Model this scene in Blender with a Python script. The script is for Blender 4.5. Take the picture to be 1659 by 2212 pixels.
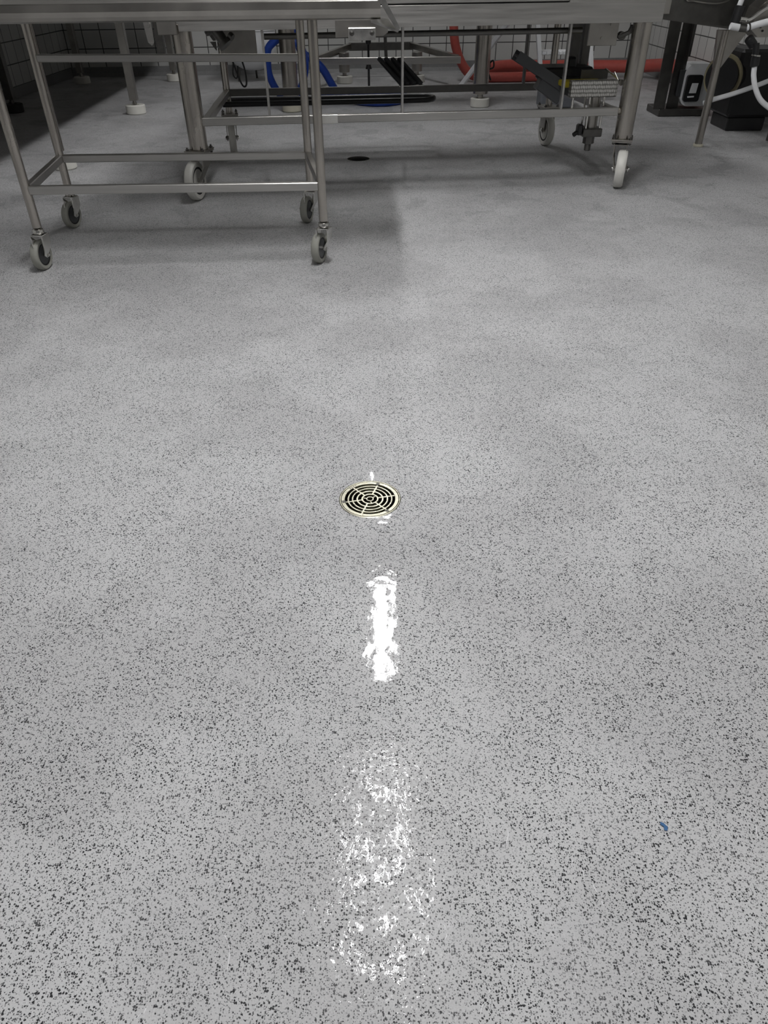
import bpy, math, random
from mathutils import Vector, Matrix

random.seed(7)
for o in list(bpy.data.objects):
    bpy.data.objects.remove(o)
SC = bpy.context.scene
COL = SC.collection

# ------------------------------------------------------------------ camera
PITCH, ROLL, CAM_H = math.radians(37.7), math.radians(0.6), 1.1
cam_d = bpy.data.cameras.new('camera')
cam = bpy.data.objects.new('camera', cam_d)
COL.objects.link(cam)
cam_d.sensor_fit = 'VERTICAL'
cam_d.sensor_height = 36.0
cam_d.lens = 36.0 * 1533.0 / 2212.0
cam_d.clip_start = 0.05
fwd = Vector((0, math.cos(PITCH), -math.sin(PITCH)))
up0 = Vector((0, math.sin(PITCH), math.cos(PITCH)))
rt0 = Vector((1, 0, 0))
rt = rt0 * math.cos(ROLL) - up0 * math.sin(ROLL)
up = rt0 * math.sin(ROLL) + up0 * math.cos(ROLL)
cam.matrix_world = Matrix(((rt.x, up.x, -fwd.x, 0), (rt.y, up.y, -fwd.y, 0), (rt.z, up.z, -fwd.z, CAM_H), (0, 0, 0, 1)))
SC.camera = cam

# ------------------------------------------------------------------ light and exposure
CEIL = 3.4
LAMP_Z = 3.3
LAMP_X = -0.03
LAMPS = [(-1.95, 46, 1.16), (0.1, 46, 1.16), (2.17, 112, 1.16), (4.14, 50, 1.04), (6.27, 54, 1.16), (8.45, 46, 1.16)]   # y, strength, length
w = bpy.data.worlds.new('world')
SC.world = w
w.use_nodes = True
w.node_tree.nodes['Background'].inputs[0].default_value = (0.004, 0.004, 0.0044, 1)
w.node_tree.nodes['Background'].inputs[1].default_value = 1.0
SC.view_settings.view_transform = 'Standard'
SC.view_settings.look = 'None'
SC.view_settings.gamma = 1.0
SC.view_settings.use_curve_mapping = False
SC.view_settings.exposure = 0.15
SC.cycles.max_bounces = 8
SC.cycles.diffuse_bounces = 4
SC.cycles.glossy_bounces = 4
SC.cycles.sample_clamp_indirect = 6.0


# ------------------------------------------------------------------ materials
def pm(name, col, rough=0.5, metal=0.0, spec=0.5, coat=0.0, noise=None, emit=None):
    m = bpy.data.materials.new(name)
    m.use_nodes = True
    nt = m.node_tree
    b = nt.nodes['Principled BSDF']
    b.inputs['Base Color'].default_value = (*col, 1)
    b.inputs['Roughness'].default_value = rough
    b.inputs['Metallic'].default_value = metal
    b.inputs['Specular IOR Level'].default_value = spec
    b.inputs['Coat Weight'].default_value = coat
    if emit:
        b.inputs['Emission Color'].default_value = (*emit[0], 1)
        b.inputs['Emission Strength'].default_value = emit[1]
    if noise:
        sc, amt, stretch, bump = noise
        tc = nt.nodes.new('ShaderNodeTexCoord')
        mp = nt.nodes.new('ShaderNodeMapping')
        mp.inputs['Scale'].default_value = stretch
        nz = nt.nodes.new('ShaderNodeTexNoise')
        nz.inputs['Scale'].default_value = sc
        nz.inputs['Detail'].default_value = 5
        nt.links.new(tc.outputs['Object'], mp.inputs[0])
        nt.links.new(mp.outputs[0], nz.inputs['Vector'])
        mx = nt.nodes.new('ShaderNodeMix')
        mx.data_type = 'RGBA'
        mx.inputs[6].default_value = (*[c * (1 - amt) for c in col], 1)
        mx.inputs[7].default_value = (*[min(1, c * (1 + amt)) for c in col], 1)
        nt.links.new(nz.outputs[0], mx.inputs[0])
        nt.links.new(mx.outputs[2], b.inputs['Base Color'])
        mr = nt.nodes.new('ShaderNodeMapRange')
        mr.inputs[3].default_value = max(0.03, rough - 0.12)
        mr.inputs[4].default_value = min(1, rough + 0.12)
        nt.links.new(nz.outputs[0], mr.inputs[0])
        nt.links.new(mr.outputs[0], b.inputs['Roughness'])
        if bump:
            bp = nt.nodes.new('ShaderNodeBump')
            bp.inputs['Strength'].default_value = bump
            bp.inputs['Distance'].default_value = 0.002
            nt.links.new(nz.outputs[0], bp.inputs['Height'])
            nt.links.new(bp.outputs[0], b.inputs['Normal'])
    return m


STEEL = pm('stainless_steel', (0.36, 0.345, 0.32), 0.33, 1.0, noise=(7, 0.4, (1, 1, 1), 0.1))
BRUSH = pm('brushed_steel', (0.46, 0.45, 0.43), 0.38, 1.0, noise=(14, 0.18, (0.3, 6, 6), 0.08))
TUBE = pm('steel_tube', (0.42, 0.395, 0.36), 0.24, 1.0, noise=(14, 0.25, (1, 1, 0.4), 0.08))
CHROME = pm('zinc_plate', (0.68, 0.67, 0.64), 0.22, 1.0, noise=(30, 0.15, (1, 1, 1), 0.05))
DARKST = pm('dull_steel', (0.13, 0.127, 0.12), 0.42, 1.0, noise=(16, 0.3, (1, 1, 1), 0.1))
GRATE = pm('cast_grate_steel', (0.30, 0.29, 0.23), 0.30, 1.0, noise=(60, 0.25, (1, 1, 1), 0.15))
PIT = pm('drain_pit', (0.012, 0.012, 0.012), 0.6)
RUBBER = pm('grey_rubber', (0.27, 0.27, 0.24), 0.6, noise=(40, 0.15, (1, 1, 1), 0.1))
HUB = pm('charcoal_plastic', (0.045, 0.047, 0.05), 0.45)
GAP = pm('black_rubber', (0.012, 0.012, 0.012), 0.6)
NYLON = pm('white_nylon', (0.62, 0.61, 0.57), 0.4, noise=(30, 0.08, (1, 1, 1), 0.0))
PAD = pm('cream_foot_plastic', (0.62, 0.59, 0.48), 0.5, noise=(25, 0.1, (1, 1, 1), 0.0))
PADW = pm('white_foot_plastic', (0.66, 0.65, 0.60), 0.5, noise=(25, 0.08, (1, 1, 1), 0.0))
BLACK = pm('black_plastic', (0.012, 0.012, 0.013), 0.4, noise=(20, 0.3, (1, 1, 1), 0.05))
BLUE = pm('blue_hose', (0.01, 0.055, 0.36), 0.4, noise=(30, 0.2, (1, 1, 1), 0.05))
RED = pm('red_hose', (0.40, 0.075, 0.06), 0.5, noise=(25, 0.2, (1, 1, 1), 0.05))
WHITE = pm('white_paint', (0.75, 0.76, 0.77), 0.4, noise=(20, 0.06, (1, 1, 1), 0.0))
YELLOW = pm('yellow_plastic', (0.36, 0.29, 0.015), 0.45, noise=(30, 0.2, (1, 1, 1), 0.0))
GREYP = pm('grey_plastic', (0.16, 0.17, 0.19), 0.5, noise=(20, 0.15, (1, 1, 1), 0.0))
BEIGE = pm('beige_rubber', (0.26, 0.23, 0.14), 0.55, noise=(20, 0.15, (1, 1, 1), 0.0))
CEILM = pm('ceiling_grey', (0.13, 0.13, 0.13), 0.7, noise=(3, 0.05, (1, 1, 1), 0.0))
PANEL = pm('grey_wall_panel', (0.11, 0.11, 0.112), 0.5, noise=(3, 0.1, (1, 1, 1), 0.0))
COVE = pm('grey_cove', (0.20, 0.20, 0.20), 0.5, noise=(40, 0.2, (1, 1, 1), 0.0))
LAMPM = [pm('lamp_diffuser', (0.8, 0.8, 0.8), 0.4, emit=((1.0, 0.995, 1.0), q[1])) for q in LAMPS]
LAMPH = pm('lamp_housing', (0.6, 0.6, 0.6), 0.5, noise=(5, 0.05, (1, 1, 1), 0.0))
SCRAP = pm('blue_scrap_plastic', (0.03, 0.11, 0.26), 0.5, noise=(200, 0.2, (1, 1, 1), 0.0))


def tile_material(name, axis):
    m = bpy.data.materials.new(name)
    m.use_nodes = True
    nt = m.node_tree
    b = nt.nodes['Principled BSDF']
    tc = nt.nodes.new('ShaderNodeTexCoord')
    sp = nt.nodes.new('ShaderNodeSeparateXYZ')
    cb = nt.nodes.new('ShaderNodeCombineXYZ')
    nt.links.new(tc.outputs['Object'], sp.inputs[0])
    nt.links.new(sp.outputs[axis], cb.inputs[0])
    ad = nt.nodes.new('ShaderNodeMath')
    ad.operation = 'SUBTRACT'
    ad.inputs[1].default_value = 0.1
    nt.links.new(sp.outputs['Z'], ad.inputs[0])
    nt.links.new(ad.outputs[0], cb.inputs[1])
    br = nt.nodes.new('ShaderNodeTexBrick')
    br.offset = 0.0
    br.inputs['Scale'].default_value = 1.0
    br.inputs['Brick Width'].default_value = 0.213
    br.inputs['Row Height'].default_value = 0.195
    br.inputs['Mortar Size'].default_value = 0.005
    br.inputs['Mortar Smooth'].default_value = 0.1
    br.inputs['Color1'].default_value = (0.52, 0.52, 0.50, 1)
    br.inputs['Color2'].default_value = (0.48, 0.48, 0.465, 1)
    br.inputs['Mortar'].default_value = (0.03, 0.03, 0.03, 1)
    nt.links.new(cb.outputs[0], br.inputs['Vector'])
    nt.links.new(br.outputs['Color'], b.inputs['Base Color'])
    b.inputs['Roughness'].default_value = 0.35
    bp = nt.nodes.new('ShaderNodeBump')
    bp.invert = True
    bp.inputs['Strength'].default_value = 0.5
    bp.inputs['Distance'].default_value = 0.003
    nt.links.new(br.outputs['Fac'], bp.inputs['Height'])
    nt.links.new(bp.outputs[0], b.inputs['Normal'])
    return m


TILE_X = tile_material('wall_tiles_along_x', 'X')
TILE_Y = tile_material('wall_tiles_along_y', 'Y')


def floor_material():
    m = bpy.data.materials.new('speckled_resin_floor')
    m.use_nodes = True
    nt = m.node_tree
    N, L = nt.nodes.new, nt.links.new
    b = nt.nodes['Principled BSDF']
    tc = N('ShaderNodeTexCoord')
    co = tc.outputs['Object']

    def noise(scale, detail=3, rough=0.5, vec=co, dist=0.0):
        n = N('ShaderNodeTexNoise')
        n.inputs['Scale'].default_value = scale
        n.inputs['Detail'].default_value = detail
        n.inputs['Roughness'].default_value = rough
        n.inputs['Distortion'].default_value = dist
        L(vec, n.inputs['Vector'])
        return n.outputs[0]

    def rng(val, a, c, lo=0.0, hi=1.0, smooth=True):
        r = N('ShaderNodeMapRange')
        if smooth:
            r.interpolation_type = 'SMOOTHSTEP'
        r.inputs[1].default_value = a
        r.inputs[2].default_value = c
        r.inputs[3].default_value = lo
        r.inputs[4].default_value = hi
        L(val, r.inputs[0])
        return r.outputs[0]

    def mth(op, a, c):
        n = N('ShaderNodeMath')
        n.operation = op
        for i, x in enumerate((a, c)):
            if isinstance(x, (int, float)):
                n.inputs[i].default_value = x
            else:
                L(x, n.inputs[i])
        return n.outputs[0]

    def mixc(f, a, c):
        n = N('ShaderNodeMix')
        n.data_type = 'RGBA'
        L(f, n.inputs[0])
        for i, x in ((6, a), (7, c)):
            if isinstance(x, tuple):
                n.inputs[i].default_value = (*x, 1)
            else:
                L(x, n.inputs[i])
        return n.outputs[2]

    def specks(scale, frac, size):
        # irregular dark chips: random cells of a distorted voronoi
        nz = N('ShaderNodeTexNoise')
        nz.inputs['Scale'].default_value = scale * 1.6
        nz.inputs['Detail'].default_value = 1
        L(co, nz.inputs['Vector'])
        mv = N('ShaderNodeVectorMath')
        mv.operation = 'MULTIPLY_ADD'
        mv.inputs[1].default_value = (0.9 / scale,) * 3
        L(nz.outputs['Color'], mv.inputs[0])
        L(co, mv.inputs[2])
        v = N('ShaderNodeTexVoronoi')
        v.voronoi_dimensions = '2D'
        v.inputs['Scale'].default_value = scale
        L(mv.outputs[0], v.inputs['Vector'])
        sx = N('ShaderNodeSeparateColor')
        L(v.outputs['Color'], sx.inputs[0])
        pick = mth('LESS_THAN', sx.outputs[0], frac)
        sz = mth('MULTIPLY', sx.outputs[1], size)
        near = rng(mth('SUBTRACT', v.outputs['Distance'], sz), 0.0, 0.12, 1.0, 0.0)
        return mth('MULTIPLY', pick, near)

    clump = rng(noise(9, 3), 0.3, 0.7, 0.75, 1.15)
    s1 = mth('MULTIPLY', specks(300, 0.34, 0.5), clump)
    s2 = mth('MULTIPLY', specks(500, 0.32, 0.55), clump)
    chips = mth('MINIMUM', mth('ADD', s1, mth('MULTIPLY', s2, 0.75)), 1.0)
    # pale resin with a faint mottle
    fine = noise(420, 2)
    big = noise(1.7, 4, 0.55)
    base = mixc(fine, (0.34, 0.338, 0.339), (0.57, 0.567, 0.569))
    base = mixc(rng(big, 0.42, 0.58, 0.0, 0.65), base, mixc(fine, (0.46, 0.46, 0.462), (0.66, 0.66, 0.662)))
    # dried footprints of water further back
    pud = noise(3.2, 5, 0.6, dist=0.6)
    sepy = N('ShaderNodeSeparateXYZ')
    L(co, sepy.inputs[0])
    back = rng(sepy.outputs['Y'], 3.2, 4.6)
    stain = mth('MULTIPLY', rng(pud, 0.55, 0.60), back)
    base = mixc(mth('MULTIPLY', stain, 0.32), base, (0.22, 0.22, 0.218))
    col = mixc(mth('MULTIPLY', chips, 0.98), base, (0.010, 0.010, 0.012))
    L(col, b.inputs['Base Color'])
    # dampness: a film of water round the drain, broken into small wet spots on the open floor
    X, Y = sepy.outputs['X'], sepy.outputs['Y']
    near = rng(Y, 0.62, 0.90, 1.0, 0.0)
    edge = noise(26, 4, 0.6)
    width = mth('ADD', 0.02, mth('MULTIPLY', edge, 0.42))
    film = rng(mth('SUBTRACT', mth('ABSOLUTE', mth('ADD', X, 0.02), 0.0), width), -0.004, 0.004, 1.0, 0.0)
    width = mth('MINIMUM', width, mth('MAXIMUM', mth('MULTIPLY', mth('SUBTRACT', 1.665, Y), mth('ADD', 0.075, mth('MULTIPLY', rng(Y, 1.40, 1.54, 1.0, 0.0), 5.0))), 0.0))
    film = rng(mth('SUBTRACT', mth('ABSOLUTE', mth('ADD', X, 0.033), 0.0), width), -0.002, 0.002, 1.0, 0.0)
    film = mth('MULTIPLY', film, rng(mth('ADD', Y, mth('MULTIPLY', edge, 0.12)), 1.655, 1.675, 1.0, 0.0))
    spotn = noise(120, 2, 0.5, dist=0.4)
    thr = mth('ADD', 0.22, mth('MULTIPLY', near, 0.36))
    cover = rng(mth('SUBTRACT', spotn, thr), 0.0, 0.012)
    vc = N('ShaderNodeTexVoronoi')
    vc.voronoi_dimensions = '2D'
    vc.inputs['Scale'].default_value = 105
    L(co, vc.inputs['Vector'])
    web = mth('MULTIPLY', rng(vc.outputs['Distance'], 0.36, 0.42), rng(noise(24, 3, 0.55), 0.50, 0.54))
    cover = mth('ADD', mth('MULTIPLY', cover, mth('SUBTRACT', 1.0, mth('MULTIPLY', near, 0.6))), mth('MULTIPLY', web, near))
    wet = mth('MULTIPLY', film, cover)
    damp = rng(noise(2.1, 4, 0.55), 0.40, 0.58)
    haze = mth('MULTIPLY', damp, 0.10)
    L(mth('MAXIMUM', wet, haze), b.inputs['Coat Weight'])
    L(rng(wet, 0.0, 1.0, 0.28, 0.015), b.inputs['Coat Roughness'])
    b.inputs['Coat IOR'].default_value = 1.36
    b.inputs['Roughness'].default_value = 0.5
    b.inputs['Specular IOR Level'].default_value = 0.18
    # resin grain
    bp = N('ShaderNodeBump')
    bp.inputs['Strength'].default_value = 0.35
    bp.inputs['Distance'].default_value = 0.0008
    L(noise(320, 3), bp.inputs['Height'])
    L(bp.outputs[0], b.inputs['Normal'])
    # water film: gentle swell plus fine ripples, livelier in the small wet spots
    swell = noise(14, 2, 0.5)
    rip = noise(90, 3, 0.55)
    hgt = mth('ADD', mth('MULTIPLY', swell, 0.0008), mth('MULTIPLY', rip, mth('ADD', mth('MULTIPLY', near, 0.00050), 0.00007)))
    bw = N('ShaderNodeBump')
    bw.inputs['Strength'].default_value = 1.0
    bw.inputs['Distance'].default_value = 1.0
    L(hgt, bw.inputs['Height'])
    L(bw.outputs[0], b.inputs['Coat Normal'])
    return m


FLOORM = floor_material()


def belt_material():
    m = pm('perforated_belt', (0.42, 0.41, 0.39), 0.4, 0.9)
    nt = m.node_tree
    b = nt.nodes['Principled BSDF']
    tc = nt.nodes.new('ShaderNodeTexCoord')
    mp = nt.nodes.new('ShaderNodeMapping')
    mp.inputs['Scale'].default_value = (1, 0, 0.52)
    nt.links.new(tc.outputs['Object'], mp.inputs[0])
    v = nt.nodes.new('ShaderNodeTexVoronoi')
    v.inputs['Scale'].default_value = 95
    v.inputs['Randomness'].default_value = 0.15
    nt.links.new(mp.outputs[0], v.inputs['Vector'])
    r = nt.nodes.new('ShaderNodeValToRGB')
    r.color_ramp.elements[0].position = 0.30
    r.color_ramp.elements[0].color = (0.62, 0.61, 0.58, 1)
    r.color_ramp.elements[1].position = 0.48
    r.color_ramp.elements[1].color = (0.22, 0.215, 0.20, 1)
    nt.links.new(v.outputs['Distance'], r.inputs[0])
    nt.links.new(r.outputs[0], b.inputs['Base Color'])
    return m


BELT = belt_material()


# ------------------------------------------------------------------ mesh builder
class MB:
    def __init__(s):
        s.v, s.f, s.sm = [], [], []

    def add(s, vs, fs, smooth=False):
        n = len(s.v)
        s.v += [Vector(p) for p in vs]
        s.f += [[i + n for i in f] for f in fs]
        s.sm += [smooth] * len(fs)
        return s

    def box(s, c, d, M=None, bev=0.0):
        """box with optional chamfer on its 12 edges; M rotates about the centre"""
        hx, hy, hz = [q / 2 for q in d]
        b = min(bev, hx * .9, hy * .9, hz * .9)
        vs, fs = [], []
        if b <= 0:
            vs = [(x, y, z) for x in (-hx, hx) for y in (-hy, hy) for z in (-hz, hz)]
            fs = [(0, 1, 3, 2), (4, 6, 7, 5), (0, 4, 5, 1), (2, 3, 7, 6), (0, 2, 6, 4), (1, 5, 7, 3)]
        else:
            idx = {}
            for sx in (-1, 1):
                for sy in (-1, 1):
                    for sz in (-1, 1):
                        for a in range(3):
                            p = [sx * (hx - b), sy * (hy - b), sz * (hz - b)]
                            p[a] = (sx * hx, sy * hy, sz * hz)[a]
                            idx[(sx, sy, sz, a)] = len(vs)
                            vs.append(tuple(p))
            S = (-1, 1)
            for sg in S:
                fs.append([idx[(sg, y, z, 0)] for y, z in ((-1, -1), (1, -1), (1, 1), (-1, 1))])
                fs.append([idx[(x, sg, z, 1)] for x, z in ((-1, -1), (1, -1), (1, 1), (-1, 1))])
                fs.append([idx[(x, y, sg, 2)] for x, y in ((-1, -1), (1, -1), (1, 1), (-1, 1))])
            for p in S:
                for q in S:
                    fs.append([idx[(-1, p, q, 1)], idx[(1, p, q, 1)], idx[(1, p, q, 2)], idx[(-1, p, q, 2)]])
                    fs.append([idx[(p, -1, q, 0)], idx[(p, 1, q, 0)], idx[(p, 1, q, 2)], idx[(p, -1, q, 2)]])
                    fs.append([idx[(p, q, -1, 0)], idx[(p, q, 1, 0)], idx[(p, q, 1, 1)], idx[(p, q, -1, 1)]])
                    for r in S:
                        fs.append([idx[(p, q, r, 0)], idx[(p, q, r, 1)], idx[(p, q, r, 2)]])
        c = Vector(c)
        vs = [(M @ Vector(v) if M else Vector(v)) + c for v in vs]
        return s.add(vs, fs)

    def bar(s, a, b, wd, ht, bev=0.003, upv=(0, 0, 1)):
        """square bar from a to b, ht along up"""
        a, b = Vector(a), Vector(b)
        d = (b - a)
        x = d.normalized()
        u = Vector(upv)
        if abs(x.dot(u)) > 0.98:
            u = Vector((0, 1, 0))
        y = u.cross(x).normalized()
        z = x.cross(y)
        M = Matrix((x, y, z)).transposed()
        return s.box((a + b) / 2, (d.length, wd, ht), M, bev)

    def lathe(s, prof, c=(0, 0, 0), axis=(0, 0, 1), n=32, closed=False):
        """profile of (radius, height) turned about an axis through c"""
        z = Vector(axis).normalized()
        x = z.orthogonal().normalized()
        y = z.cross(x)
        c = Vector(c)
        # sharp corners: duplicate rings
        for (r0, h0), (r1, h1) in zip(prof, prof[1:] + ([prof[0]] if closed else [])):
            vs, fs = [], []
            for k in range(n):
                t = 2 * math.pi * k / n
                dr = x * math.cos(t) + y * math.sin(t)
                vs += [c + dr * r0 + z * h0, c + dr * r1 + z * h1]
            for k in range(n):
                a, b2 = 2 * k, 2 * ((k + 1) % n)
                fs.append((a, b2, b2 + 1, a + 1))
            s.add(vs, fs, True)
        return s

    def cyl(s, a, b, r, r2=None, n=24, ch=0.0):
        a, b = Vector(a), Vector(b)
        r2 = r if r2 is None else r2
        h = (b - a).length
        if ch:
            pr = [(0, 0), (r - ch, 0), (r, ch), (r2, h - ch), (r2 - ch, h), (0, h)]
        else:
            pr = [(0, 0), (r, 0), (r2, h), (0, h)]
        return s.lathe(pr, a, b - a, n)

    def path(s, pts, r, n=12, sub=8, cyc=False):
        """round tube along a smooth curve through pts"""
        P = [Vector(p) for p in pts]
        Q = []
        m = len(P)
        if sub > 1 and m > 2:
            for i in range(m if cyc else m - 1):
                p0 = P[(i - 1) % m] if cyc or i else P[0] * 2 - P[1]
                p1, p2 = P[i], P[(i + 1) % m]
                p3 = P[(i + 2) % m] if cyc or i + 2 < m else P[-1] * 2 - P[-2]
                for k in range(sub):
                    t = k / sub
                    Q.append(0.5 * ((2 * p1) + (p2 - p0) * t + (2 * p0 - 5 * p1 + 4 * p2 - p3) * t * t + (3 * p1 - p0 - 3 * p2 + p3) * t ** 3))
            if not cyc:
                Q.append(P[-1])
        else:
            Q = P
        vs, fs = [], []
        u = None
        k = len(Q)
        for i, q in enumerate(Q):
            t = ((Q[(i + 1) % k] if cyc or i + 1 < k else q) - (Q[i - 1] if cyc or i else q)).normalized()
            if u is None:
                u = t.orthogonal().normalized()
            u = (u - t * u.dot(t)).normalized()
            v = t.cross(u)
            rr = r if not callable(r) else r(i / max(1, k - 1))
            for j in range(n):
                a = 2 * math.pi * j / n
                vs.append(q + (u * math.cos(a) + v * math.sin(a)) * rr)
        for i in range(k if cyc else k - 1):
            for j in range(n):
                a, b = i * n + j, i * n + (j + 1) % n
                c, d = ((i + 1) % k) * n + (j + 1) % n, ((i + 1) % k) * n + j
                fs.append((a, b, c, d))
        s.add(vs, fs, True)
        if not cyc:
            s.add(vs[:n], [list(range(n))[::-1]])
            s.add(vs[-n:], [list(range(n))])
        return s

    def prism(s, poly, d, off=(0, 0, 0), M=None):
        """polygon (list of 3-D points) swept by vector d"""
        d, off = Vector(d), Vector(off)
        p = [Vector(q) + off for q in poly]
        n = len(p)
        vs = p + [q + d for q in p]
        fs = [list(range(n))[::-1], [i + n for i in range(n)]]
        fs += [(i, (i + 1) % n, (i + 1) % n + n, i + n) for i in range(n)]
        return s.add(vs, fs)

    def build(s, name, mat, parent=None, shift=None):
        me = bpy.data.meshes.new(name)
        if shift is None and parent is not None:
            shift = ORG.get(parent.name)
        sh = Vector(shift) if shift is not None else Vector((0, 0, 0))
        me.from_pydata([v - sh for v in s.v], [], s.f)
        me.polygons.foreach_set('use_smooth', s.sm)
        me.materials.append(mat)
        import bmesh
        bm = bmesh.new()
        bm.from_mesh(me)
        bmesh.ops.remove_doubles(bm, verts=bm.verts, dist=1e-6)
        bmesh.ops.recalc_face_normals(bm, faces=bm.faces)
        lim = math.radians(35)
        for e in bm.edges:
            if len(e.link_faces) == 2 and e.calc_face_angle(0) > lim:
                e.smooth = False
        bm.to_mesh(me)
        bm.free()
        o = bpy.data.objects.new(name, me)
        COL.objects.link(o)
        if parent is not None:
            o.parent = parent
            if parent.name in ORG:
                ORG[o.name] = ORG[parent.name]
        return o


ORG = {}


def tag(o, label, cat, group=None):
    o['label'] = label
    o['category'] = cat
    if group:
        o['group'] = group
    return o


def thing(name, label, cat, loc=(0, 0, 0), rz=0.0, group=None, world=False):
    """Empty at the base of a thing; with world=True its parts are given in world coordinates"""
    o = bpy.data.objects.new(name, None)
    COL.objects.link(o)
    o.location = loc
    o.rotation_euler = (0, 0, rz)
    o.empty_display_size = 0.1
    if world:
        ORG[o.name] = Vector(loc)
    return tag(o, label, cat, group)


def solo(name, mb, mat, label, cat, loc, group=None):
    """thing that is one mesh, given in world coordinates"""
    o = mb.build(name, mat, None, loc)
    o.location = loc
    return tag(o, label, cat, group)


def structure(name, mb, mat):
    o = mb.build(name, mat)
    o['kind'] = 'structure'
    return o


# ------------------------------------------------------------------ the room
DRAINS = [((-0.036, 1.480), 0.079), ((-0.156, 5.545), 0.081)]


def build_floor():
    import bmesh
    bm = bmesh.new()
    outer = [bm.verts.new(p) for p in ((-3.95, -3.1, 0), (3.4, -3.1, 0), (3.4, 11.2, 0), (-3.95, 11.2, 0))]
    es = [bm.edges.new((outer[i], outer[(i + 1) % 4])) for i in range(4)]
    for (cx, cy), r in DRAINS:
        ring = [bm.verts.new((cx + r * math.cos(t * math.pi / 32), cy + r * math.sin(t * math.pi / 32), 0)) for t in range(64)]
        es += [bm.edges.new((ring[i], ring[(i + 1) % 64])) for i in range(64)]
    bmesh.ops.triangle_fill(bm, edges=es, use_beauty=True, use_dissolve=False)
    bmesh.ops.recalc_face_normals(bm, faces=bm.faces)
    for f in bm.faces:
        if f.normal.z < 0:
            f.normal_flip()
    me = bpy.data.meshes.new('floor')
    bm.to_mesh(me)
    bm.free()
    me.materials.append(FLOORM)
    o = bpy.data.objects.new('floor', me)
    COL.objects.link(o)
    o['kind'] = 'structure'


build_floor()
structure('ceiling', MB().box((-0.275, 4.05, CEIL + 0.05), (7.4, 14.4, 0.1)), CEILM)
WY0, WY1 = 10.42, 10.90     # back wall at its left and right end


def wy(x):
    return WY0 + (x + 3.85) / 7.15 * (WY1 - WY0)


structure('wall_back', MB().prism([(-3.85, WY0, 0), (3.3, WY1, 0), (3.3, WY1 + 0.1, 0), (-3.85, WY0 + 0.1, 0)], (0, 0, CEIL)), TILE_X)
structure('wall_left', MB().box((-3.9, 4.0, CEIL / 2), (0.1, 14.2, CEIL)), TILE_Y)
structure('wall_right', MB().box((3.35, 4.0, CEIL / 2), (0.1, 14.2, CEIL)), TILE_Y)
structure('wall_front', MB().box((-0.275, -3.05, CEIL / 2), (7.25, 0.1, CEIL)), PANEL)
structure('baseboard_back', MB().add([(-3.85, WY0 - 0.035, 0), (3.3, WY1 - 0.035, 0), (3.3, WY1 - 0.006, 0.04), (-3.85, WY0 - 0.006, 0.04),
                                      (3.3, WY1 - 0.004, 0.105), (-3.85, WY0 - 0.004, 0.105), (3.3, WY1, 0.105), (-3.85, WY0, 0.105)],
                                     [(0, 1, 2, 3), (3, 2, 4, 5), (5, 4, 6, 7)]), COVE)
structure('baseboard_right', MB().box((3.295, 7.0, 0.05), (0.012, 7.7, 0.1)), COVE)
structure('baseboard_left', MB().box((-3.845, 6.7, 0.05), (0.012, 7.4, 0.1)), COVE)

for i, (y, st_, ln_) in enumerate(LAMPS):
    t = thing('ceiling_lamp', 'long white batten lamp in the row along the middle of the ceiling', 'lamp', (LAMP_X, y, LAMP_Z), 0, 'ceiling batten lamps')
    MB().box((0, 0, 0.055), (0.14, ln_ + 0.08, 0.09), None, 0.01).build('housing', LAMPH, t)
    MB().prism([(-0.07, -ln_ / 2, 0.01), (-0.06, -ln_ / 2, -0.03), (0.06, -ln_ / 2, -0.03), (0.07, -ln_ / 2, 0.01)], (0, ln_, 0)).build('diffuser', LAMPM[i], t)


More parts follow.
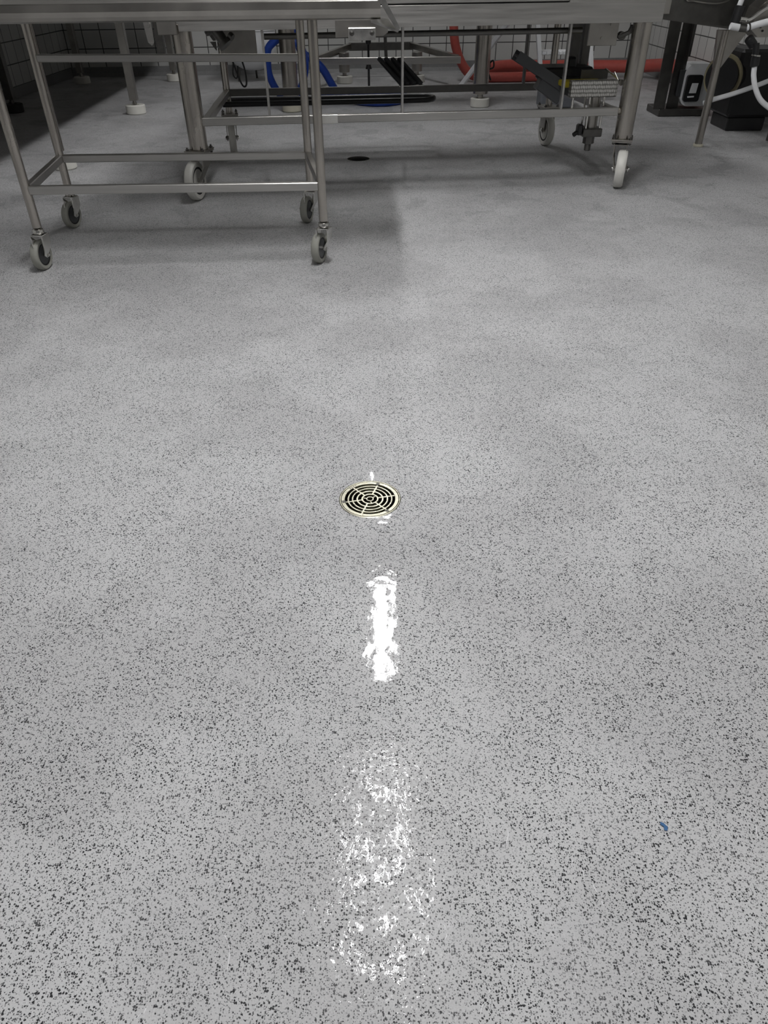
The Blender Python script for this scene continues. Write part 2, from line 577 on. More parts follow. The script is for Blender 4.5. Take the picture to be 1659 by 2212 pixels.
# ------------------------------------------------------------------ floor drains
def make_drain(cx, cy, R, label, grate=True):
    t = thing('floor_drain', label, 'drain', (cx, cy, 0))
    MB().lathe([(R + 0.0015, 0.0004), (R - 0.001, 0.0012), (R - 0.003, 0.0008), (R - 0.004, -0.012), (R - 0.012, -0.014), (R - 0.014, -0.09)], n=64).build('drain_body', GRATE if grate else DARKST, t)
    MB().lathe([(R - 0.0135, -0.02), (R - 0.02, -0.10), (0, -0.10)], n=48).build('drain_pit', PIT, t)
    if not grate:
        return t
    g = MB()
    Rg = R - 0.0045
    zt, zb = 0.0006, -0.010
    for r0, r1, dz in ((0.0655, Rg, 0), (0.0545, 0.0585, -.0004), (0.0435, 0.0475, -.0004), (0.031, 0.0355, -.0004), (0.018, 0.0225, -.0004), (0.0068, 0.0100, -.0004)):
        g.lathe([(r0 + 0.0004, zt + dz), (r1 - 0.0004, zt + dz), (r1, zt + dz - 0.0006), (r1, zb), (r0, zb), (r0, zt + dz - 0.0006)], n=64, closed=True)
    for k in range(6):
        a = math.radians(12 + 60 * k)
        d = Vector((math.cos(a), math.sin(a), 0))
        g.bar(d * 0.0205 + Vector((0, 0, -0.0052)), d * 0.067 + Vector((0, 0, -0.0052)), 0.0052, 0.0106, 0.0008)
        if k % 2 == 0:
            a += math.radians(30)
            d = Vector((math.cos(a), math.sin(a), 0))
            g.bar(d * 0.0085 + Vector((0, 0, -0.0055)), d * 0.0205 + Vector((0, 0, -0.0055)), 0.004, 0.0098, 0.0008)
    gr = g.build('grate', GRATE, t)
    for a in (73, -170, -50):
        a = math.radians(a)
        p = Vector((math.cos(a) * 0.0685, math.sin(a) * 0.0685, 0))
        MB().lathe([(0.0056, 0.0009), (0.0046, 0.0009), (0.0040, -0.0001), (0.0034, 0.0012), (0.0018, 0.0018), (0, 0.0019)], p, n=20).build('screw', DARKST, t)
    # cast mark on the rim
    mk = MB()
    for i in range(4):
        a0 = math.radians(124 + i * 5)
        pts = []
        for q, (rr, da) in enumerate(((0.0715, 1.2), (0.0705, -1.2), (0.0690, 1.0), (0.0678, -1.2))):
            aa = a0 + math.radians(da)
            pts.append((rr * math.cos(aa), rr * math.sin(aa), 0.0009))
        mk.path(pts, 0.0003, 5, 4)
    mk.build('cast_mark', DARKST, t)
    return t


make_drain(*DRAINS[0][0], DRAINS[0][1], 'round steel floor drain grate with concentric slots in the open floor')
make_drain(*DRAINS[1][0], DRAINS[1][1], 'round open dark floor drain in the shade under the wheeled machine', False)


# ------------------------------------------------------------------ castors
def caster(parent, x, y, ang, R, wd, fork_top, off, tyre, hubm, big=False, top_r=0.03):
    """swivel castor: part (fork) with sub-parts; ang = heading of the rolling direction"""
    tdir = Vector((math.cos(ang), math.sin(ang), 0))
    nrm = Vector((tdir.y, -tdir.x, 0))
    c = Vector((off[0], off[1], R))
    f = MB()
    g = wd / 2 + 0.006
    th = 0.004 if not big else 0.005
    for sgn in (-1, 1):
        p0 = nrm * sgn * g
        wt = R * 0.52
        poly = [p0 + Vector((0, 0, fork_top)) - tdir * wt * 0.9, p0 + Vector((0, 0, fork_top)) + tdir * wt * 0.8,
                p0 + Vector((0, 0, R + R * 0.75)) + tdir * wt * 0.75,
                p0 + c + tdir * R * 0.30, p0 + c - tdir * R * 0.02 - Vector((0, 0, R * 0.2)),
                p0 + c - tdir * R * 0.30, p0 + Vector((0, 0, R + R * 0.7)) - tdir * wt * 1.0]
        f.prism(poly, nrm * sgn * th)
    M = Matrix((tdir, nrm, Vector((0, 0, 1)))).transposed()
    f.box((0, 0, fork_top + 0.001), (R * 0.72, 2 * g + 2 * th, 0.005), M, 0.001)
    o = f.build('caster', CHROME if not big else STEEL, parent)
    o.location = (x, y, 0)
    # wheel: tyre
    h = wd / 2
    b = wd * 0.2
    MB().lathe([(R * 0.70, -h * 0.86), (R * 0.76, -h), (R - b, -h), (R - b * 0.3, -h * 0.75), (R, -h * 0.4), (R, h * 0.4), (R - b * 0.3, h * 0.75), (R - b, h), (R * 0.76, h), (R * 0.70, h * 0.86)], c, nrm, 40).build('tyre', tyre, o)
    MB().lathe([(0, -h * 0.8), (R * 0.60, -h * 0.8), (R * 0.70, -h * 0.45), (R * 0.70, h * 0.45), (R * 0.60, h * 0.8), (0, h * 0.8)], c, nrm, 32).build('wheel_hub', hubm, o)
    MB().lathe([(R * 0.705, -h * 0.87), (R * 0.60, -h * 0.82), (R * 0.60, h * 0.82), (R * 0.705, h * 0.87)], c, nrm, 32).build('seal_ring', GAP, o)
    ax = MB().cyl(c - nrm * (g + th + 0.012), c + nrm * (g + th + 0.012), R * 0.085, n=14, ch=0.001)
    ax.cyl(c - nrm * (g + th + 0.007), c + nrm * (g + th + 0.007), R * 0.15, n=6)
    ax.build('axle_bolt', CHROME, o)
    if not big:
        MB().lathe([(0, fork_top + 0.004), (top_r, fork_top + 0.006), (top_r + 0.005, fork_top + 0.014), (top_r + 0.003, fork_top + 0.024), (top_r - 0.006, fork_top + 0.030), (0, fork_top + 0.030)], (0, 0, 0), n=28).build('swivel_collar', CHROME, o)
    else:
        q = MB()
        q.lathe([(0, fork_top + 0.003), (top_r * 0.72, fork_top + 0.003), (top_r * 0.75, fork_top + 0.018), (0, fork_top + 0.018)], (0, 0, 0), n=28)
        q.build('swivel_race', GAP, o)
        pl = MB().box((0, 0, fork_top + 0.0225), (0.145, 0.115, 0.007), M, 0.001)
        pl.box((0, 0, fork_top + 0.031), (0.150, 0.12, 0.007), M, 0.001)
        pl.build('mounting_plate', STEEL, o)
        for sx in (-1, 1):
            for sy in (-1, 1):
                p = tdir * sx * 0.058 + nrm * sy * 0.047
                bo = MB().cyl(p + Vector((0, 0, fork_top + 0.006)), p + Vector((0, 0, fork_top + 0.05)), 0.005, n=10)
                bo.cyl(p + Vector((0, 0, fork_top + 0.034)), p + Vector((0, 0, fork_top + 0.042)), 0.010, n=6)
                bo.cyl(p + Vector((0, 0, fork_top + 0.010)), p + Vector((0, 0, fork_top + 0.018)), 0.009, n=6)
                bo.build('bolt', DARKST, o)
    return o


# ------------------------------------------------------------------ wheeled steel table (front left)
def make_trolley():
    t = thing('steel_table', 'stainless steel table on four small grey swivel castors, in front at left', 'table', (-0.257, 3.31, 0), math.radians(2.5))
    legs = [(-1.261, 0.0), (0.0, 0.0), (-1.318, 0.655), (-0.080, 0.655)]
    r = 0.0195
    for (x, y), ang in zip(legs, (80, 71, 73, 73)):
        MB().cyl((x, y, 0.192), (x, y, 0.94), r, n=28).build('leg', TUBE, t)
        caster(t, x, y, math.radians(ang), 0.0665, 0.036, 0.160, (-0.028, 0.024), RUBBER, HUB, False, 0.021)
    (ax, ay), (bx, by), (cx, cy), (dx, dy) = legs
    z = 0.345
    sq = 0.034
    MB().bar((ax + r * .7, ay, z), (bx - r * .7, by, z - 0.008), 0.03, sq).build('front_rail', BRUSH, t)
    MB().bar((cx + r * .7, cy, z - 0.005), (dx - r * .7, dy, z - 0.012), 0.03, sq).build('back_rail', BRUSH, t)
    MB().bar((ax, ay + r * .7, z), (cx, cy - r * .7, z - 0.004), 0.03, sq).build('side_rail', BRUSH, t)
    MB().bar((bx, by + r * .7, z - 0.008), (dx, dy - r * .7, z - 0.011), 0.03, sq).build('side_rail', BRUSH, t)
    MB().bar((cx + r * .7, cy, 0.765), (dx - r * .7, dy, 0.752), 0.03, 0.031).build('upper_back_rail', BRUSH, t)
    # table top with rolled front edge
    zt = 0.992
    x0, x1 = -1.50, 0.262
    prof = [(-0.035, zt), (0.705, zt), (0.705, zt - 0.055), (0.690, zt - 0.055), (0.690, zt - 0.006), (-0.02, zt - 0.006), (-0.02, 0.938), (-0.030, 0.932), (-0.046, 0.938), (-0.056, 0.950), (-0.060, 0.966), (-0.060, zt - 0.002), (-0.056, zt)]
    m = MB()
    m.prism([(x0, y, z_) for y, z_ in prof], (x1 - x0, 0, 0))
    m.build('table_top', STEEL, t)
    u = MB()
    for (p, q) in ((legs[0], legs[2]), (legs[1], legs[3])):
        u.bar((p[0], p[1] - 0.01, 0.955), (q[0], q[1] + 0.01, 0.955), 0.035, 0.05)
    u.bar((ax, 0.62, 0.965), (bx, 0.62, 0.965), 0.03, 0.04)
    u.build('top_frame', DARKST, t)
    # folded chute lip at the right end
    lip = MB()
    lip.prism([(x1 - 0.012, -0.062, 1.0), (x1 + 0.014, -0.062, 1.0), (x1 + 0.073, -0.062, 0.905), (x1 + 0.066, -0.062, 0.893), (x1 + 0.050, -0.062, 0.912)], (0, 0.012, 0))
    lip.prism([(x1 + 0.010, -0.055, 1.0), (x1 + 0.014, -0.055, 1.0), (x1 + 0.073, -0.055, 0.905), (x1 + 0.069, -0.055, 0.903)], (0, 0.75, 0))
    lip.prism([(x1 + 0.068, -0.05, 0.896), (x1 + 0.066, -0.05, 0.890), (x1 - 0.035, -0.05, 0.922), (x1 - 0.035, -0.05, 0.928)], (0, 0.74, 0))
    lip.build('end_lip', CHROME, t)
    return t


make_trolley()


# ------------------------------------------------------------------ big wheeled machine
def make_machine():
    t = thing('wheeled_machine', 'large stainless steel machine frame on big white nylon castors behind the table', 'machine', (1.445, 4.70, 0), math.radians(4.5))
    YB = 1.28
    lx = -2.492
    R = 0.105
    caster(t, lx, 0, math.radians(73), R, 0.05, 0.232, (-0.045, -0.03), NYLON, NYLON, True, 0.05)
    caster(t, 0, 0, math.radians(68), R, 0.056, 0.232, (0.005, -0.04), NYLON, NYLON, True, 0.05)
    caster(t, -2.43, YB, math.radians(96), R, 0.05, 0.226, (0.0, -0.02), NYLON, NYLON, True, 0.05)
    caster(t, -0.10, YB, math.radians(98), R, 0.05, 0.226, (0.0, -0.02), NYLON, NYLON, True, 0.05)
    for x in (lx, 0.0):
        MB().cyl((x, 0, 0.266), (x, 0, 0.86), 0.0515, n=36, ch=0.002).build('leg', TUBE, t)
    for x in (-2.43, -0.10):
        MB().cyl((x, YB, 0.26), (x, YB, 0.95), 0.024, n=24).build('rear_leg', TUBE, t)
    # lower frame
    zf = 0.405
    MB().bar((-2.45, -0.005, zf), (-0.062, -0.005, zf + 0.003), 0.04, 0.041).build('front_rail', BRUSH, t)
    MB().bar((-2.44, YB, zf - 0.018), (-0.10, YB, zf - 0.022), 0.04, 0.044).build('back_rail', DARKST, t)
    MB().bar((-2.43, 0.01, zf - 0.002), (-2.43, YB, zf - 0.018), 0.04, 0.04).build('side_rail', STEEL, t)
    MB().bar((-0.075, 0.01, zf), (-0.10, YB, zf - 0.02), 0.04, 0.04).build('side_rail', STEEL, t)
    MB().cyl((-0.063, -0.005, zf + 0.003), (-0.04, -0.003, zf + 0.003), 0.016, n=16).build('rail_stub', TUBE, t)
    # beam and body
    ledge = 0.922
    beam = MB()
    beam.bar((-2.495, -0.06, 0.876), (0.080, -0.06, 0.884), 0.008, 0.094, 0.001)
    beam.bar((-2.495, -0.03, 0.833), (0.080, -0.03, 0.841), 0.06, 0.008, 0.001)
    beam.bar((-2.495, 0.05, 0.88), (0.08, 0.05, 0.888), 0.06, 0.09, 0.002)
    beam.build('front_beam', BRUSH, t)
    MB().box((-1.42, -0.050, 1.157), (1.955, 0.012, 0.446), None, 0.002).build('upper_panel', BRUSH, t)
    MB().box((-1.42, -0.040, 0.925), (1.955, 0.012, 0.030), None, 0.002).build('reveal_strip', GAP, t)
    MB().box((-0.181, -0.060, 1.152), (0.523, 0.010, 0.456), None, 0.002).build('corner_panel', BRUSH, t)
    MB().box((-1.2, 0.70, 1.16), (2.5, 1.42, 0.44), None, 0.004).build('body', STEEL, t)
    bk = MB()
    bk.bar((-2.46, YB, 0.90), (0.05, YB, 0.90), 0.05, 0.08)
    bk.bar((-2.46, 0.05, 0.90), (-2.46, YB, 0.90), 0.05, 0.08)
    bk.bar((0.03, 0.05, 0.90), (0.03, YB, 0.90), 0.05, 0.08)
    bk.build('top_frame', DARKST, t)
    MB().bar((-2.60, -0.065, 0.862), (-2.505, -0.055, 0.862), 0.08, 0.09, 0.003).build('end_block', STEEL, t)
    # posts between beam and lower rail
    for x in (-2.072, -1.322, -0.402):
        MB().bar((x, 0.0, 0.42), (x, 0.0, 0.86), 0.012, 0.036, 0.001, (0, 1, 0)).build('post', BRUSH, t)
    MB().bar((-0.306, YB, 0.40), (-0.306, YB, 0.88), 0.012, 0.05, 0.001, (0, 1, 0)).build('post', DARKST, t)
    # rods
    MB().cyl((-2.065, 0.035, 0.795), (-0.325, 0.035, 0.800), 0.0145, n=20).build('upper_rod', DARKST, t)
    zl = 0.325
    MB().path([(-2.46, 1.20, zl), (-2.0, 1.20, zl), (-1.5, 1.20, zl), (-1.08, 1.20, zl), (-0.985, 1.225, zl), (-0.955, 1.30, zl), (-0.985, 1.375, zl), (-1.08, 1.40, zl), (-1.5, 1.40, zl), (-2.44, 1.40, zl)], 0.018, 14, 6).build('hairpin_hose', BLACK, t)
    # bearing plates
    p = MB().box((-2.30, 1.20, 0.73), (0.23, 0.012, 0.215), None, 0.002)
    p.build('bearing_plate', STEEL, t)
    p = MB().box((-0.205, 0.03, 0.79), (0.165, 0.012, 0.125), None, 0.002)
    for (x, z) in ((-0.165, 0.825), (-0.21, 0.763)):
        p.cyl((x, 0.026, z), (x, 0.018, z), 0.008, n=10)
    p.build('bearing_plate', STEEL, t)
    lv = MB().bar((-0.118, 0.03, 0.765), (-0.055, 0.02, 0.79), 0.02, 0.02)
    lv.cyl((-0.095, 0.02, 0.772), (-0.095, 0.055, 0.772), 0.02, n=14)
    lv.bar((-0.06, 0.02, 0.785), (-0.045, 0.02, 0.82), 0.02, 0.022)
    lv.build('latch_lever', DARKST, t)
    # hanging bracket with the bright bolted plate
    MB().prism([(-1.685, -0.075, 0.868), (-1.408, -0.075, 0.868), (-1.408, -0.075, 0.812), (-1.432, -0.075, 0.797), (-1.685, -0.075, 0.792)], (0, 0.012, 0)).build('hanger_plate', STEEL, t)
    bp = MB().box((-1.547, -0.095, 0.808), (0.144, 0.02, 0.056), None, 0.003)
    bo = bp.build('bolted_plate', CHROME, t)
    for x in (-1.60, -1.494):
        MB().lathe([(0.012, 0), (0.012, 0.003), (0.008, 0.004), (0.008, 0.009), (0.004, 0.010), (0.0035, 0.004), (0, 0.004)], (x, -0.105, 0.812), (0, -1, 0), 14).build('bolt', DARKST, bo)
    # small bright sleeve on the front rail
    MB().bar((-1.80, -0.005, zf), (-1.69, -0.005, zf), 0.044, 0.044, 0.001).build('rail_sleeve', CHROME, t)
    # chutes
    c = MB()
    a, b = Vector((-1.395, 0.72, 0.625)), Vector((-1.27, 0.55, 0.505))
    d = (b - a)
    for k in range(4):
        o = Vector((0.0, 0, 0)) + Vector((0.042, 0.0, -0.001)) * k
        c.bar(a + o, b + o, 0.026, 0.018, 0.002)
    c.bar(a + Vector((0.063, 0.01, -0.02)), b + Vector((0.063, 0.01, -0.02)), 0.15, 0.006, 0.001)
    c.build('slatted_chute', HUB, t)
    MB().bar((-1.285, 0.54, 0.492), (-1.13, 0.55, 0.494), 0.02, 0.006, 0.001).build('chute_edge', CHROME, t)
    c = MB()
    c.bar((-0.622, 0.28, 0.668), (-0.270, 0.28, 0.476), 0.10, 0.012, 0.001)
    c.bar((-0.622, 0.23, 0.668), (-0.270, 0.23, 0.476), 0.008, 0.055, 0.001)
    c.bar((-0.622, 0.33, 0.668), (-0.270, 0.33, 0.476), 0.008, 0.055, 0.001)
    c.bar((-0.47, 0.28, 0.535), (-0.33, 0.28, 0.45), 0.09, 0.085, 0.004)
    c.build('discharge_chute', HUB, t)
    # drive unit
    dv = MB().box((-0.27, 0.45, 0.555), (0.30, 0.22, 0.08), None, 0.01)
    dv.box((-0.25, 0.40, 0.615), (0.06, 0.07, 0.06), None, 0.012)
    dv.cyl((-0.42, 0.5, 0.555), (-0.25, 0.5, 0.555), 0.040, n=20, ch=0.004)
    dv.box((-0.235, 0.34, 0.52), (0.17, 0.16, 0.06), None, 0.005)
    dv.build('drive_motor', BLACK, t)
    MB().box((-0.145, 0.25, 0.565), (0.165, 0.012, 0.055), None, 0.002).build('drive_cover', DARKST, t)
    MB().box((-0.245, 0.17, 0.532), (0.24, 0.12, 0.030), None, 0.006).build('yellow_guide', YELLOW, t)
    MB().box((-0.205, 0.06, 0.518), (0.275, 0.05, 0.085), None, 0.004).build('perforated_belt', BELT, t)
    cl = MB()
    cl.bar((-0.10, 0.20, 0.60), (-0.045, 0.10, 0.555), 0.006, 0.008, 0.001)
    cl.bar((-0.07, 0.12, 0.59), (-0.05, 0.08, 0.545), 0.006, 0.008, 0.001)
    cl.cyl((-0.045, 0.05, 0.545), (-0.045, 0.08, 0.545), 0.016, n=14)
    cl.build('wire_clip', CHROME, t)
    for (x, wd) in ((-0.20, 0.05), (-0.135, 0.05)):
        MB().bar((x, 0.52, 0.55), (x, 0.52, 0.86), 0.05, wd, 0.002).build('drive_post', DARKST, t)
    st = MB().cyl((-0.335, 0.0, 0.425), (-0.335, 0.0, 0.48), 0.007, n=12)
    st.cyl((-0.335, 0.0, 0.42), (-0.335, 0.0, 0.428), 0.016, n=16)
    st.build('stud', CHROME, t)
    # pneumatic cylinder hanging through the lower frame
    py = MB().cyl((-0.165, 0.12, 0.30), (-0.165, 0.12, 0.49), 0.036, n=24)
    pc = py.build('air_cylinder', STEEL, t)
    rd = MB()
    for sx in (-1, 1):
        for sy in (-1, 1):
            rd.cyl((-0.165 + sx * 0.042, 0.12 + sy * 0.042, 0.30), (-0.165 + sx * 0.042, 0.12 + sy * 0.042, 0.49), 0.006, n=10)
    rd.build('tie_rod', CHROME, pc)
    MB().box((-0.165, 0.12, 0.285), (0.115, 0.115, 0.045), None, 0.004).build('end_cap', DARKST, pc)
    q = MB().cyl((-0.165, 0.12, 0.22), (-0.165, 0.12, 0.265), 0.034, n=6)
    q.cyl((-0.165, 0.12, 0.18), (-0.165, 0.12, 0.22), 0.019, n=18, ch=0.003)
    q.build('rod_nut', DARKST, pc)
    v = MB().box((-0.238, 0.10, 0.30), (0.035, 0.045, 0.06), None, 0.008)
    v.cyl((-0.255, 0.09, 0.285), (-0.275, 0.08, 0.275), 0.013, n=12)
    v.build('flow_valve', BLACK, pc)
    # clamped pipe joint and notched plate at the rear left
    v = MB().cyl((-2.47, 0.95, 0.85), (-2.36, 0.90, 0.70), 0.04, 0.03, n=18)
    v.cyl((-2.44, 0.93, 0.79), (-2.43, 0.925, 0.775), 0.055, n=20)
    v.cyl((-2.37, 0.90, 0.715), (-2.355, 0.895, 0.695), 0.05, n=20)
    v.cyl((-2.33, 0.89, 0.75), (-2.31, 0.88, 0.735), 0.022, n=14)
    v.build('pipe_clamp', DARKST, t)
    n = MB()
    for k in range(3):
        z = 0.80 - k * 0.055
        n.prism([(-2.525 + k * 0.012, 1.26, z), (-2.46, 1.26, z), (-2.46, 1.26, z - 0.05), (-2.49 + k * 0.012, 1.26, z - 0.05)], (0, 0.01, 0))
    n.build('notched_plate', DARKST, t)
    cb = MB()
    cb.path([(-2.40, 1.27, 0.70), (-2.37, 1.26, 0.60), (-2.34, 1.25, 0.50), (-2.31, 1.25, 0.43), (-2.285, 1.25, 0.44), (-2.285, 1.25, 0.52), (-2.31, 1.25, 0.62)], 0.006, 8, 6)
    cb.path([(-2.36, 1.27, 0.70), (-2.36, 1.26, 0.58), (-2.37, 1.25, 0.50), (-2.345, 1.25, 0.48), (-2.33, 1.25, 0.55)], 0.005, 8, 6)
    cb.build('cable', BLACK, t)
    return t


make_machine()


# ------------------------------------------------------------------ adjustable foot
def foot(mb_pad, x, y, rad=0.09, h=0.075):
    mb_pad.lathe([(0, 0.001), (rad - 0.006, 0.001), (rad, 0.008), (rad, h - 0.006), (rad - 0.008, h), (rad * 0.45, h), (rad * 0.42, h - 0.01), (0, h - 0.01)], (x, y, 0), n=32)
    return mb_pad


def pad_leg(t, x, y, z1, r=None, sq=None, mat=TUBE, padm=PADW, rad=0.09, h=0.075, gap=0.035):
    if r:
        lg = MB().cyl((x, y, h + gap), (x, y, z1), r, n=28, ch=0.003)
        lg.cyl((x, y, h - 0.008), (x, y, h + gap + 0.01), r * 0.4, n=16)
    else:
        lg = MB().bar((x, y, h + gap), (x, y, z1), sq, sq, 0.003)
        lg.cyl((x, y, h - 0.008), (x, y, h + gap + 0.01), sq * 0.24, n=14)
        lg.cyl((x, y, h + 0.006), (x, y, h + 0.018), sq * 0.36, n=6)
    l = lg.build('leg', mat, t)
    foot(MB(), x, y, rad, h).build('foot_pad', padm, l)
    return l


# ------------------------------------------------------------------ tank on round legs behind the machine
t = thing('tank_stand', 'steel tank on thick round legs with white foot pads behind the wheeled machine', 'tank', (0.066, 7.7, 0), 0, None, True)
pad_leg(t, -0.829, 7.64, 0.90, 0.072, padm=PAD)
pad_leg(t, 0.961, 7.80, 0.90, 0.072, padm=PADW)
MB().prism([(-1.0, 7.45, 0.9), (1.13, 7.62, 0.9), (1.06, 8.5, 0.9), (-1.08, 8.32, 0.9)], (0, 0, 0.5)).build('tank_body', STEEL, t)

# low steel frame near the wall
t = thing('floor_frame', 'low steel frame on two white foot pads near the back wall', 'frame', (0.0, 9.5, 0), 0, None, True)
pad_leg(t, -0.403, 9.60, 0.30, 0.06, mat=STEEL, padm=PADW)
pad_leg(t, 0.433, 9.62, 0.30, 0.06, mat=STEEL, padm=PADW)
MB().bar((-0.86, 8.97, 0.275), (0.875, 9.02, 0.272), 0.05, 0.065).build('front_beam', BRUSH, t)
MB().bar((-0.36, 10.0, 0.325), (0.40, 10.05, 0.325), 0.05, 0.08).build('back_beam', DARKST, t)
MB().bar((-0.70, 9.0, 0.285), (-0.345, 10.0, 0.33), 0.05, 0.06).build('diagonal_brace', STEEL, t)
MB().bar((0.84, 9.05, 0.285), (0.385, 10.03, 0.33), 0.05, 0.06).build('diagonal_brace', STEEL, t)
MB().bar((0.075, 9.2, 0.29), (0.055, 9.2, 0.72), 0.035, 0.035).build('upright', DARKST, t)
k = MB().cyl((-0.115, 9.0, 0.02), (-0.115, 9.0, 0.50), 0.012, n=12)
k.cyl((-0.115, 9.0, 0.42), (-0.115, 9.0, 0.47), 0.03, n=14, ch=0.008)
k.cyl((-0.115, 9.0, 0.20), (-0.115, 9.0, 0.25), 0.035, 0.02, n=14)
k.box((-0.115, 9.0, 0.015), (0.22, 0.12, 0.03), None, 0.008)
k.build('clamp_rod', BLACK, t)


# ------------------------------------------------------------------ long table along the left wall
def edge_x(y):
    return -2.0 - 0.04 * (y - 5.5)


t = thing('wall_table', 'long dark steel table standing in shade along the left wall', 'table', (-2.8, 7.6, 0), 0, None, True)
MB().prism([(edge_x(4.7), 4.7, 0.87), (edge_x(10.2), 10.2, 0.87), (-3.75, 10.2, 0.87), (-3.75, 4.6, 0.87)], (0, 0, 0.06)).build('table_top', STEEL, t)
MB().bar((-3.7, 5.40, 0.856), (-2.20, 5.40, 0.856), 0.04, 0.034).build('cross_bar', BRUSH, t)
MB().bar((-2.20, 5.40, 0.85), (-2.46, 9.96, 0.85), 0.05, 0.04).build('long_rail', STEEL, t)
pad_leg(t, -2.165, 5.33, 0.86, 0.019, mat=TUBE, padm=PADW, rad=0.075)
pad_leg(t, -2.290, 7.60, 0.86, sq=0.068, mat=STEEL, padm=PADW)
pad_leg(t, -2.465, 9.97, 0.86, sq=0.068, mat=STEEL, padm=PADW)
pad_leg(t, -3.52, 9.80, 0.86, sq=0.068, mat=STEEL, padm=PADW)
pad_leg(t, -3.50, 7.75, 0.86, sq=0.075, mat=DARKST, padm=GAP)
pad_leg(t, -3.45, 5.50, 0.86, sq=0.068, mat=STEEL, padm=PADW)
b = MB().prism([(-2.055, 7.45, 0.87), (-1.965, 7.45, 0.87), (-1.97, 7.45, 0.57), (-1.995, 7.45, 0.545), (-2.025, 7.45, 0.57)], (0, 0.012, 0))
b.cyl((-2.005, 7.449, 0.70), (-2.005, 7.435, 0.70), 0.026, n=18)
b.build('hanging_bracket', BRUSH, t)
MB().bar((-1.93, 7.5, 0.455), (-1.93, 7.5, 0.87), 0.065, 0.065).build('hanging_post', DARKST, t)
br = MB().path([(-2.225, 5.37, 0.855), (-2.225, 5.36, 0.825), (-2.20, 5.36, 0.81)], 0.012, 10, 4)
br.build('bracket', BRUSH, t)

# rounded white tub by the back wall
tb = MB().lathe([(0, 0.105), (0.10, 0.112), (0.19, 0.15), (0.25, 0.22), (0.285, 0.34), (0.29, 0.50), (0.30, 0.505), (0.30, 0.52), (0.275, 0.52), (0.27, 0.36), (0.20, 0.20), (0, 0.15)], (-1.50, 9.95, 0), n=40)
t = thing('white_tub', 'white round-bottomed tub on a stand by the back wall', 'tub', (-1.50, 9.95, 0), 0, None, True)
tb.build('bowl', WHITE, t)
for a in (90, 210, 330):
    a = math.radians(a)
    MB().cyl((-1.5 + 0.2 * math.cos(a), 9.95 + 0.2 * math.sin(a), 0.0), (-1.5 + 0.17 * math.cos(a), 9.95 + 0.17 * math.sin(a), 0.16), 0.012, n=10).build('leg', DARKST, t)

# ------------------------------------------------------------------ hoses
h = MB().path([(-0.80, 8.02, 0.90), (-0.775, 8.02, 0.56), (-0.735, 8.02, 0.44), (-0.63, 8.02, 0.375), (-0.545, 8.02, 0.30), (-0.46, 8.05, 0.16), (-0.40, 8.15, 0.06), (-0.31, 8.10, 0.037),
               (-0.17, 7.93, 0.037), (-0.02, 7.86, 0.037), (0.14, 7.92, 0.037), (0.25, 8.12, 0.037), (0.22, 8.36, 0.037), (0.05, 8.50, 0.037), (-0.2, 8.53, 0.037), (-0.5, 8.45, 0.037), (-0.62, 8.2, 0.037)], 0.036, 16, 8)
solo('hose', h, BLUE, 'blue hose hanging down and lying in a loop on the floor under the machine', 'hose', (-0.2, 8.1, 0))
h = MB().path([(-1.02, 7.89, 0.50), (-1.05, 7.89, 0.40), (-1.045, 7.89, 0.26), (-0.97, 7.89, 0.12), (-0.87, 7.89, 0.085), (-0.78, 7.89, 0.12), (-0.72, 7.89, 0.25), (-0.70, 7.89, 0.38), (-0.74, 7.89, 0.50), (-0.88, 7.89, 0.57)], 0.034, 16, 8, True)
solo('hose', h, BLUE, 'upright blue hose coil behind the round tank leg with cream foot pad', 'hose', (-0.88, 7.89, 0.05))
h = MB().path([(0.82, 9.62, 0.95), (0.835, 9.62, 0.60), (0.85, 9.62, 0.44), (0.88, 9.62, 0.32), (0.95, 9.62, 0.18), (1.05, 9.60, 0.08), (1.20, 9.55, 0.052), (1.45, 9.52, 0.052), (1.75, 9.55, 0.052), (2.0, 9.60, 0.052), (2.25, 9.62, 0.052)], 0.05, 16, 8)
solo('hose', h, RED, 'red hose coming down and lying on the floor, lower of the two strands', 'hose', (1.2, 9.6, 0))
h = MB().path([(1.10, 9.72, 0.07), (1.22, 9.75, 0.09), (1.38, 9.78, 0.125), (1.60, 9.80, 0.135), (1.9, 9.85, 0.12), (2.3, 9.9, 0.115), (2.8, 9.85, 0.115), (3.05, 9.78, 0.12), (3.18, 9.55, 0.15), (3.20, 9.2, 0.18), (3.21, 8.6, 0.20), (3.21, 8.0, 0.12), (3.21, 7.4, 0.07)], 0.065, 16, 8)
solo('hose', h, RED, 'thick red hose running along the foot of the tiled wall to the right', 'hose', (2.0, 9.8, 0))

# ------------------------------------------------------------------ step stool
t = thing('step_stool', 'white painted step stool with serrated treads behind the machine', 'step stool', (1.75, 8.3, 0), 0, None, True)
for x in (1.60, 2.10):
    MB().bar((x + 0.02, 8.12, 0.02), (x - 0.10, 8.30, 0.80), 0.04, 0.06, 0.004, (0, 1, 0)).build('stile', WHITE, t)
    MB().bar((x - 0.72 if x < 1.9 else x - 0.05, 9.0, 0.02), (x - 0.16 if x < 1.9 else x - 0.08, 8.6, 0.80), 0.045, 0.045, 0.004).build('back_leg', WHITE, t)
for (z, y) in ((0.395, 8.20), (0.13, 8.13)):
    m = MB().box((1.84, y + 0.09, z), (0.50, 0.20, 0.03), None, 0.004)
    for k in range(12):
        m.box((1.62 + k * 0.04, y - 0.012, z + 0.004), (0.022, 0.02, 0.03), None, 0.004)
    m.build('tread', WHITE, t)
